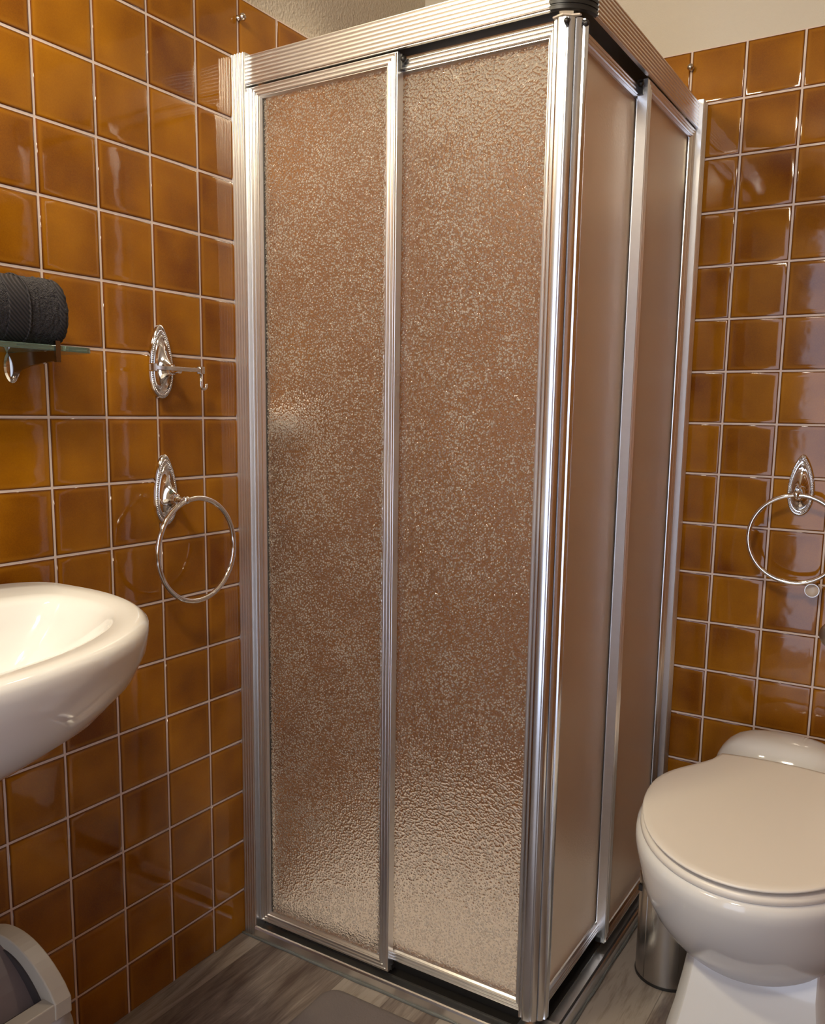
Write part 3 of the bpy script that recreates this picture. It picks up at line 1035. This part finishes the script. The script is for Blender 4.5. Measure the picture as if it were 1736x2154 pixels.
# ------------------------------------------------------------------ swing-lid bin under the basin
wbn = thing('swing_bin', 'pale grey waste bin with darker swing flap below the wash basin', 'bin', (1.75, -3.4, ZF))
bx0, bx1, by0, by1 = 0.80, 2.70, -4.8, -2.02
bm_ = MB()
rs = []
for z, ins in ((ZF, 0.30), (-14.8, 0.27), (-12.0, 0.07), (-11.95, 0.07)):
    rs.append([(x, y, z) for x, y in ((bx0 + ins, by0 + ins), (bx1 - ins, by0 + ins), (bx1 - ins, by1 - ins), (bx0 + ins, by1 - ins))])
bm_.rings(rs, smooth=False).build('body', BINP, wbn, bevel=0.08)
bag = MB()
rs = []
for z, ins in ((-12.65, 0.03), (-12.3, -0.02), (-11.95, 0.0), (-11.85, 0.02)):
    r = []
    for k in range(64):
        t = k / 16 % 1
        side = k // 16
        c = ((bx0 + ins, by0 + ins), (bx1 - ins, by0 + ins), (bx1 - ins, by1 - ins), (bx0 + ins, by1 - ins))
        p0, p1 = c[side], c[(side + 1) % 4]
        j = 0.03 * noise.noise((k * .9, z * 4, 2)) if z < -12 else 0
        x, y = p0[0] + (p1[0] - p0[0]) * t, p0[1] + (p1[1] - p0[1]) * t
        r.append((x + j, y + j, z + (0.12 * noise.noise((k * .5, 1, 3)) if z < -12.5 else 0)))
    rs.append(r)
bag.rings(rs, cap0=False, cap1=False).build('bag_edge', BAGP, wbn)
# arched lid frame: outline in x-z, wall thickness
hood = MB()
NA = 20
cxm, hwx = (bx0 + bx1) / 2, (bx1 - bx0) / 2


def arch(t, off):
    """t 0..1 from the far long side over the top to the near one"""
    x = cxm - (hwx - off) + 2 * (hwx - off) * t
    z = -11.66 - off * 0.6 + 0.53 * (max(0, 1 - ((x - cxm) / hwx) ** 2)) ** 0.85
    return x, z


def hood_rail(ya, yb_):
    m = MB()
    o_ = [(bx0, -11.86)] + [arch(k / NA, 0.0) for k in range(NA + 1)] + [(bx1, -11.86)]
    i_ = [(bx0 + .20, -11.86)] + [(cxm + (x - cxm) * .80, z - .17) for x, z in [arch(k / NA, 0.0) for k in range(NA + 1)]] + [(bx1 - .20, -11.86)]
    rs = [[(x, ya, z) for x, z in o_], [(x, yb_, z) for x, z in o_]]
    return o_, i_


o_, i_ = hood_rail(by1, by1 - .2)
for ya, yb_ in ((by1, by1 - 0.22), (by0, by0 + 0.22)):
    n = len(o_)
    rs = []
    for k in range(n):
        rs.append([(o_[k][0], ya, o_[k][1]), (o_[k][0], yb_, o_[k][1]), (i_[k][0], yb_, i_[k][1]), (i_[k][0], ya, i_[k][1])])
    hood.rings(rs, smooth=False)
for xa, xb in ((bx0 + .012, bx0 + .22), (bx1 - .22, bx1 - .012)):
    hood.box((xa, by0 + .01, -11.86), (xb, by1 - .01, -11.655))
hood.build('lid_frame', BINP, wbn, bevel=0.035)
ew = MB()
ew.prism([(x, z) for x, z in i_], by1 - 0.24, by1 - 0.20, lambda p, t: (p[0], t, p[1] + 0.01)).build('bin_gap_shade', simple('bin_inside_shade', (0.045, 0.035, 0.033), 0.6), wbn)  # dark panel standing in for the shade inside the bin
fp = MB()
rs = []
for k in range(13):
    t = k / 12
    x = cxm - hwx * .74 + 2 * hwx * .74 * t
    z = -11.95 + 0.62 * (max(0, 1 - ((x - cxm) / (hwx * .78)) ** 2)) ** 0.6
    xr = cxm - 0.12 + (x - cxm) * math.cos(0.30) - (z + 11.7) * math.sin(0.30)
    zr = -11.56 + (x - cxm) * math.sin(0.30) * -0.6 + (z + 11.7) * math.cos(0.30)
    rs.append([(xr, by0 + .26, zr), (xr, by1 - .02, zr), (xr, by1 - .02, zr - .04), (xr, by0 + .26, zr - .04)])
fp.rings(rs, smooth=False).build('swing_flap', FLAPP, wbn)

# ------------------------------------------------------------------ bath mat
mb = MB()
rs = []
mx0, mx1, my0, my1 = 2.42, 6.6, -1.6, 3.36
for ins, z in ((0.02, ZF + .001), (0.0, ZF + .03), (0.03, ZF + .07), (0.10, ZF + .085), (0.22, ZF + .085)):
    r = []
    rad = 0.30 - ins * .5
    for cx, cy, a0 in ((mx1 - ins - rad, my1 - ins - rad, 0), (mx0 + ins + rad, my1 - ins - rad, 90), (mx0 + ins + rad, my0 + ins + rad, 180), (mx1 - ins - rad, my0 + ins + rad, 270)):
        for k in range(9):
            a = math.radians(a0 + 11.25 * k)
            r.append((cx + rad * math.cos(a), cy + rad * math.sin(a), z))
    rs.append(r)
o = mb.rings(rs).build('bath_mat', MATM, origin=(4.5, 1, ZF), sharp=60)
tag(o, 'soft grey bath mat on the plank floor in front of the shower', 'bath mat')

for o in bpy.data.objects:
    if '_o' in o:
        del o['_o']
